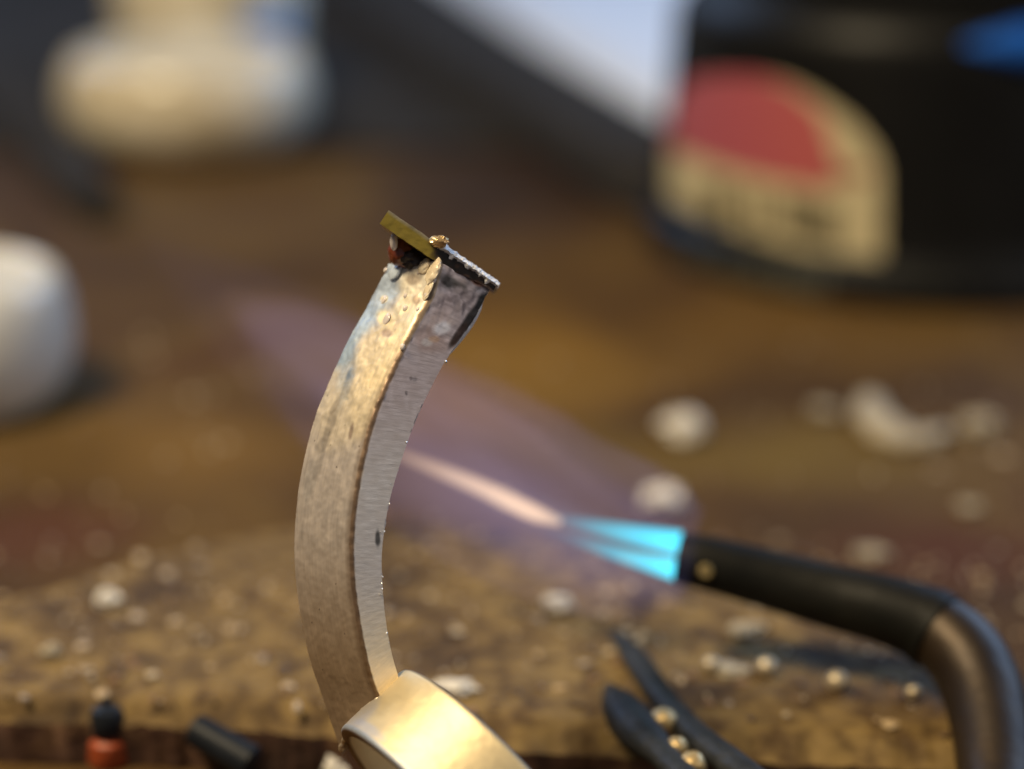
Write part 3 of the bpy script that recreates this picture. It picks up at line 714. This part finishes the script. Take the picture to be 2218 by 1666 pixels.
# pot at the left edge
R = 0.80; c = Vector((PZ(-140, 930, ZB).x, PZ(-105, 935, ZB).y, ZB)); c.y += R*0.72
v1, f1 = round_cap(c, R, 0.90, 0.66, 0.80); o = link('round_pot', v1, f1, M_white)
tag(o, 'white round pot cut off by the left edge of the picture', 'pot')

# ---------------------------------------------------------------- dark mat, paper, bars at the back
y_m = PZ(900, 315, ZB+0.06).y
slab('mat', -30, 30, y_m, y_m+34, ZB+0.002, ZB+0.08, M_mat, bev=0.03)
tag(bpy.data.objects['mat'], 'dark grey rubber mat covering the back of the bench', 'mat')
def bar(pa, pb, wpx, z, h, name, label, cat, mat, taper=1.0):
    A = PZ(*pa, z+h); B = PZ(*pb, z+h); t = (B-A).normalized(); n = Vector((0, 0, 1)).cross(t).normalized()
    wa = wpx/F*depth(A)/2; wb = wpx*taper/F*depth(B)/2
    vs = []; m = 24
    ring_ = [(-1, 0), (-1, .7), (-.92, .92), (-.75, 1), (0, 1), (.75, 1), (.92, .92), (1, .7), (1, 0)]
    for i in range(m):
        u = i/(m-1); p = A.lerp(B, u); w = lerp(wa, wb, u)
        e = min(1, (1-u)*12+0.6)
        for (x, y) in ring_: vs.append(Vector((p.x, p.y, z)) + n*x*w*e + Vector((0, 0, h*y)))
    fs = grid_faces(m, len(ring_), False, True); fs.append(tuple(range(len(ring_)))); fs.append(tuple((m-1)*len(ring_)+k for k in range(len(ring_))))
    o = link(name, vs, fs, mat); return tag(o, label, cat)
zt = ZB+0.085
bar((640, -150), (1500, 360), 235, zt, 0.45, 'flat_bar', 'long dark grey flat bar lying diagonally beside the white paper', 'bar', M_mat)
bar((-190, -60), (215, 405), 200, ZB+0.005, 0.35, 'tool_handle', 'dark tapering tool handle pointing in from the top left corner', 'tool', M_mat, 0.45)
pz = ZB+0.086
A = PZ(1010, 0, pz); B = PZ(1400, 268, pz); t = (B-A).normalized(); n = Vector((t.y, -t.x, 0)) * -1
if n.y < 0: n = -n
vs = []; A2 = A - t*6
for i in range(24):
    for j in range(16):
        u, v = i/23, j/15
        p = A2 + t*(22*u) + n*(16*v); p.z = pz+0.004+0.02*(1+fbm(p, 0.5, 2)); vs.append(p)
fs = grid_faces(24, 16); nvv = len(vs)
o = link('paper_sheet', vs, fs, M_paper); tag(o, 'white sheet of paper behind the diagonal dark bar, left of the black jar', 'paper')
o.modifiers.new('thickness', 'SOLIDIFY').thickness = 0.012

# ---------------------------------------------------------------- torch and flame
DT = 9.55
tpx = [(1468, 1208, 9.62), (1530, 1220, 9.6), (1620, 1243, 9.58), (1720, 1270, 9.55), (1820, 1297, 9.5), (1920, 1322, 9.42), (2015, 1358, 9.35), (2085, 1415, 9.25), (2128, 1495, 9.12), (2150, 1590, 8.95), (2163, 1700, 8.75), (2170, 1850, 8.45)]
rpx = [55, 59, 63, 67, 71, 76, 84, 91, 93, 92, 91, 90]
TP = [P(*q) for q in tpx]; TR = [r/F*q[2] for r, q in zip(rpx, tpx)]
RV = [Vector((r, 0, 0)) for r in TR]
torch = thing('soldering_torch', 'black bent soldering torch nozzle entering from the lower right, lit', 'torch', TP[5])
def seg(t0, t1, n, grow=0.0):
    return [cr(TP, lerp(t0, t1, k/(n-1))) for k in range(n)], [cr(RV, lerp(t0, t1, k/(n-1))).x+grow for k in range(n)]
# nozzle: hollow end
ph, rr = seg(0.0, 0.56, 40)
rr[0] *= 0.93
ax0 = (ph[1]-ph[0]).normalized()
ph2 = [ph[0]+ax0*0.10, ph[0]+ax0*0.002] + ph; rr2 = [rr[0]*0.72, rr[0]*0.78] + rr
v1, f1 = tube(ph2, rr2, n=48); link('nozzle', v1, f1, M_blackmetal, torch, sharp=50)
ph, rr = seg(0.555, 1.0, 50, -0.008); v1, f1 = tube(ph, rr, n=48); link('neck', v1, f1, M_steel, torch)
ph, rr = seg(0.53, 0.565, 8, 0.006); v1, f1 = tube(ph, rr, n=48); link('collar', v1, f1, M_blackmetal, torch)
pv = P(1523, 1232, 9.6) - FW*0.118
v1, f1 = lathe([(0.002, 0.0), (0.028, 0.0), (0.032, 0.01), (0.024, 0.02), (0.002, 0.016)], 24, axis=tuple(-FW), origin=pv)
link('air_port', v1, f1, ramp_mat('port_glint', [(0.3, (0.30, 0.22, 0.08)), (0.7, (0.42, 0.32, 0.14))], 6, rough=0.4, metallic=0.6), torch)  # gold colour stands for a reflection at the air hole

flame = thing('torch_flame', 'pale violet gas flame with cyan jets and a peach core, leaving the nozzle', 'flame', TP[0])
def body(px, radii, name, mat, n=40, m=60, flat=1.0, seed=0, wob=0.0):
    pp = [P(*q) for q in px]; rv = [Vector((r/F*q[2], 0, 0)) for r, q in zip(radii, px)]
    path = [cr(pp, k/(m-1)) for k in range(m)]; rad = [max(0.001, cr(rv, k/(m-1)).x) for k in range(m)]
    vs, fs = tube(path, rad, n=n, flat=flat)
    if wob: vs = [v + (RT*fbm(v, 1.3, seed)+UP*fbm(v, 1.3, seed+5))*wob for v in vs]
    return link(name, vs, fs, mat, flame)
FA, FB = P(1470, 1205, 9.62), P(420, 600, 10.45)
body([(1500, 1205, 9.62), (1440, 1195, 9.63), (1350, 1170, 9.66), (1230, 1125, 9.72), (1100, 1065, 9.8), (940, 982, 9.95), (780, 860, 10.1), (640, 760, 10.25), (520, 680, 10.4)],
     [110, 145, 178, 195, 205, 195, 165, 115, 30], 'outer_flame', volume_mat('violet_flame', (0.38, 0.40, 1.0), 0.115, FA, FB, 1.15, 0.5, 0.85), seed=1, wob=0.08)
body([(1300, 1130, 9.68), (1100, 1050, 9.8), (940, 970, 9.95), (760, 840, 10.1), (600, 725, 10.25), (450, 620, 10.4), (330, 535, 10.5)],
     [60, 150, 160, 150, 130, 90, 20], 'trailing_flame', volume_mat('faint_violet_flame', (0.55, 0.45, 0.9), 0.055, FA, FB, 1.0, 0.4, 0.6), seed=2, wob=0.08)
body([(1380, 1165, 9.65), (1240, 1100, 9.7), (1080, 1030, 9.8), (920, 955, 9.95), (760, 835, 10.1), (600, 715, 10.25), (480, 630, 10.4)],
     [30, 90, 130, 140, 110, 80, 20], 'middle_flame', volume_mat('rose_flame', (1.0, 0.62, 0.50), 0.075, FA, FB, 0.9, 0.9, 0.7), seed=4, wob=0.05)
body([(1474, 1177, 9.62), (1400, 1164, 9.63), (1300, 1144, 9.66), (1160, 1112, 9.7)], [29, 25, 18, 4], 'inner_cone', volume_mat('cyan_jet', (0.0, 0.66, 0.90), 16.0, P(1474, 1177, 9.62), P(1190, 1117, 9.7), 1.0, 0.08), n=20, m=30)
body([(1474, 1236, 9.60), (1400, 1217, 9.61), (1310, 1190, 9.64), (1180, 1145, 9.68)], [27, 20, 14, 4], 'inner_cone', volume_mat('cyan_jet_low', (0.0, 0.68, 0.90), 19.0, P(1474, 1236, 9.6), P(1210, 1152, 9.68), 1.0, 0.10), n=20, m=30)
body([(1215, 1132, 9.7), (1150, 1108, 9.72), (1050, 1060, 9.78), (950, 1018, 9.85), (870, 985, 9.9), (790, 945, 9.95)], [10, 20, 19, 15, 10, 2], 'flame_core', volume_mat('peach_core', (1.0, 0.68, 0.40), 11.0, P(1180, 1118, 9.7), P(840, 970, 9.92), 1.0, 0.40), n=20, m=40)
body([(1468, 1205, 9.62), (1300, 1163, 9.66), (1150, 1107, 9.72), (960, 1022, 9.85)], [52, 48, 40, 20], 'pale_flame', volume_mat('pale_jet', (0.55, 0.72, 1.0), 0.40, P(1468, 1205, 9.62), P(1000, 1040, 9.8), 0.4, 0.6, 0.4), n=20, m=30)

# ---------------------------------------------------------------- tweezers with beads between the jaws
tw = thing('tweezers', 'dark steel tweezers with open jaws lying on the board below the nozzle', 'tweezers', PZ(1480, 1560, 0))
def jaw(px, w, name):
    pp = [PZ(x, y, 0.06+0.01*i) for i, (x, y) in enumerate(px)]
    rv = [Vector((r, 0, 0)) for r in w]; m = 40
    v1, f1 = tube([cr(pp, k/(m-1)) for k in range(m)], [cr(rv, k/(m-1)).x for k in range(m)], n=16, ref=Vector((0, 0, 1)), flat=0.75)
    return link(name, v1, f1, M_tw, tw)
M_tw = ramp_mat('dark_steel', [(0.3, (0.012, 0.013, 0.013)), (0.7, (0.032, 0.033, 0.033))], 8, rough=0.5, metallic=0.0, bmp=(0.3, 20), spec=0.2)
jaw([(1335, 1372), (1375, 1425), (1430, 1505), (1500, 1585), (1580, 1650), (1680, 1730)], [0.03, 0.06, 0.062, 0.065, 0.07, 0.075], 'jaw')
jaw([(1318, 1485), (1345, 1530), (1385, 1585), (1440, 1640), (1500, 1700), (1580, 1760)], [0.02, 0.085, 0.10, 0.065, 0.065, 0.07], 'jaw')
M_gold = ramp_mat('gold_solder', [(0.3, (0.42, 0.29, 0.12)), (0.7, (0.62, 0.46, 0.22))], 10, rough=0.38, metallic=0.5, bmp=(0.3, 20))
for (x, y, r, lb) in [(1437, 1562, 0.062, 'largest golden solder grain caught between the tweezer jaws'), (1467, 1618, 0.046, 'middle golden solder grain between the tweezer jaws'), (1500, 1655, 0.055, 'lowest golden solder grain between the tweezer jaws, at the bottom edge')]:
    p = PZ(x, y, 0.10); v1, f1 = blob(p, r, 3, 0.12, 1.6, x*0.02, (1, 1, 0.9)); o = link('solder_grain', v1, f1, M_gold); tag(o, lb, 'solder grain', 'golden grains between the tweezer jaws')

# ---------------------------------------------------------------- balls and crumbs
M_dull = ramp_mat('tan_flux_crumb', [(0.3, (0.30, 0.25, 0.17)), (0.7, (0.46, 0.40, 0.29))], 9, rough=0.75, bmp=(0.4, 30))
def ball(x, y, rpx, lab, z=None):
    p = on_surface(x, y+rpx*0.8); d = depth(p); r = rpx/F*d
    v1, f1 = blob(p+Vector((0, 0, r*0.85)), r, 3, 0.03, 1.2, x*0.03); o = link('solder_ball', v1, f1, M_solder)
    tag(o, lab, 'solder ball', 'little solder balls on the board'); return o
ball(1812, 1476, 25, 'brightest round solder ball on the board beneath the bend of the torch')
ball(1660, 1445, 23, 'solder ball left of the brightest ball on the board, right of the tweezers')
ball(1978, 1500, 17, 'small bluish solder ball nearest the torch neck')
ball(1768, 1588, 24, 'dull solder ball near the front edge of the board, right of the tweezers')
ball(1540, 1440, 19, 'solder ball just right of the tweezer tip, beside a pale smear')
def crumb(x, y, rpx, sq, lab, mat=None, rough=0.55, seed=0, cat='crumb', name='flux_crumb', grp='white flux crumbs on the bench', front=False):
    p = PZ(x, y, ZB) if front else on_surface(x, y+rpx*0.5*sq[2]); r = rpx*0.84/F*depth(p)
    v1, f1 = blob(p+Vector((0, 0, r*sq[2]*0.8)), r, 3, rough, 1.9, seed, (sq[0]*1.1, sq[1], sq[2]*0.85)); o = link(name, v1, f1, mat or M_crumb); tag(o, lab, cat, grp); return o
crumb(1478, 930, 46, (1, 1, 0.9), 'bright cream flux crumb on the bench above the nozzle, upper of two', seed=1)
crumb(1432, 1085, 42, (1, 1, 0.9), 'white flux crumb just above the cyan jets of the flame', seed=2)
crumb(1780, 892, 30, (1, 1, 0.7), 'faint flux crumb left of the crescent shaped chip', M_dull, seed=3)
crumb(2120, 925, 42, (1, 1, 0.7), 'rounded pale crumb right of the crescent shaped chip', M_dull, seed=4)
crumb(2100, 1330-230, 24, (1, 1, 0.6), 'small dull grey crumb near the right edge above the torch neck', M_dull, seed=5)
crumb(1880, 1200, 26, (1.4, 1, 0.6), 'pale crumb just above the middle of the torch tube', M_dull, seed=6)
crumb(232, 1300, 26, (1, 1, 0.9), 'white crumb near the far edge of the board at the left', seed=7)
crumb(112, 1412, 22, (1, 1, 0.8), 'small grey white crumb near the left edge of the board', M_dull, seed=8)
crumb(1208, 1308, 26, (1.2, 1, 0.8), 'pale crumb on the board below the violet flame', seed=9)
crumb(1615, 1365, 30, (1.3, 1, 0.5), 'flat pale crumb on the board under the torch nozzle', M_dull, seed=10)
crumb(1575, 1448, 32, (1.5, 1, 0.35), 'flat cream smear of flux between two solder balls', M_dull, seed=11)
crumb(985, 1490, 30, (1.6, 1, 0.6), 'grey flux lump on the board right behind the small band', seed=12)
crumb(240, 1515, 36, (1.3, 0.8, 0.5), 'pale chip lying behind the dark headed pin', M_dull, seed=13)
crumb(727, 1700, 26, (1.0, 0.8, 1.6), 'white chip half hidden behind the small band at the bottom edge', seed=14, front=True, name='white_chip', cat='chip')
crumb(1685, 1712, 52, (1.2, 0.8, 1.3), 'bright white angular chip cut off by the bottom edge', seed=15, front=True, name='white_chip', cat='chip', rough=0.4)
M_grey = ramp_mat('grey_slag', [(0.35, (0.12, 0.11, 0.12)), (0.65, (0.48, 0.48, 0.52))], 9, rough=0.35, metallic=0.4, bmp=(0.5, 30))
crumb(1845, 1665, 34, (1.4, 1, 0.6), 'rough grey slag lump at the bottom edge left of the other', M_grey, 0.5, 16, 'slag', 'slag_lump', 'grey slag lumps at the bottom edge', True)
crumb(1950, 1662, 38, (1.5, 1, 0.6), 'rough grey slag lump at the bottom edge beside the torch neck', M_grey, 0.5, 17, 'slag', 'slag_lump', 'grey slag lumps at the bottom edge', True)
# crescent chip
pp = [on_surface(x, y) + Vector((0, 0, 0.05)) for x, y in [(1880, 880), (1895, 925), (1930, 960), (1985, 970), (2045, 950)]]
v1, f1 = tube([cr(pp, k/29) + Vector((0.03*N((k*.3, 1, 0)), 0.03*N((k*.3, 4, 0)), 0.02*N((k*.4, 7, 0)))) for k in range(30)], [0.12*math.sin(math.pi*lerp(0.2, 0.9, k/29))*(1+0.5*N((k*.45, 9, 0)))+0.006 for k in range(30)], n=14, ref=Vector((0, 0, 1)), flat=0.6)
tag(link('curled_chip', v1, f1, M_dull), 'pale crescent shaped chip on the bench at the right', 'chip')

# ---------------------------------------------------------------- pin and tube at the lower left
p0 = PZ(236, 1655, ZB); p0.y += 0.02
pin = thing('headed_pin', 'small pin with a dark blue head and an orange red base at the front left', 'pin', p0)
M_orange = ramp_mat('orange_plastic', [(0.3, (0.26, 0.04, 0.012)), (0.7, (0.36, 0.07, 0.02))], 8, rough=0.45, bmp=(0.2, 20))
M_dkblue = ramp_mat('dark_blue_plastic', [(0.3, (0.006, 0.008, 0.012)), (0.7, (0.014, 0.017, 0.022))], 8, rough=0.45, spec=0.25)
v1, f1 = lathe([(0.002, 0), (0.085, 0), (0.095, 0.02), (0.085, 0.11), (0.06, 0.13), (0.002, 0.13)], 40, origin=p0); link('base', v1, f1, M_orange, pin)
v1, f1 = lathe([(0.002, 0.128), (0.055, 0.13), (0.072, 0.15), (0.075, 0.23), (0.06, 0.26), (0.002, 0.265)], 40, origin=p0); link('head', v1, f1, M_dkblue, pin)
def on_y(px, py, Y):                                    # point of the pixel's ray at bench distance Y
    r = (px-CX)/F*RT + FW - (py-CY)/F*UP
    return CAMP + r*(Y/r.y)
a = on_y(418, 1578, 8.38); b = on_y(548, 1655, 8.26)
v1, f1 = tube([a, a.lerp(b, .03), a.lerp(b, .5), a.lerp(b, .97), b], [0.055, 0.07, 0.075, 0.078, 0.065], n=28)
tag(link('rubber_stub', v1, f1, M_dkblue), 'short black rubber stub leaning on the front edge left of the small band', 'stub')
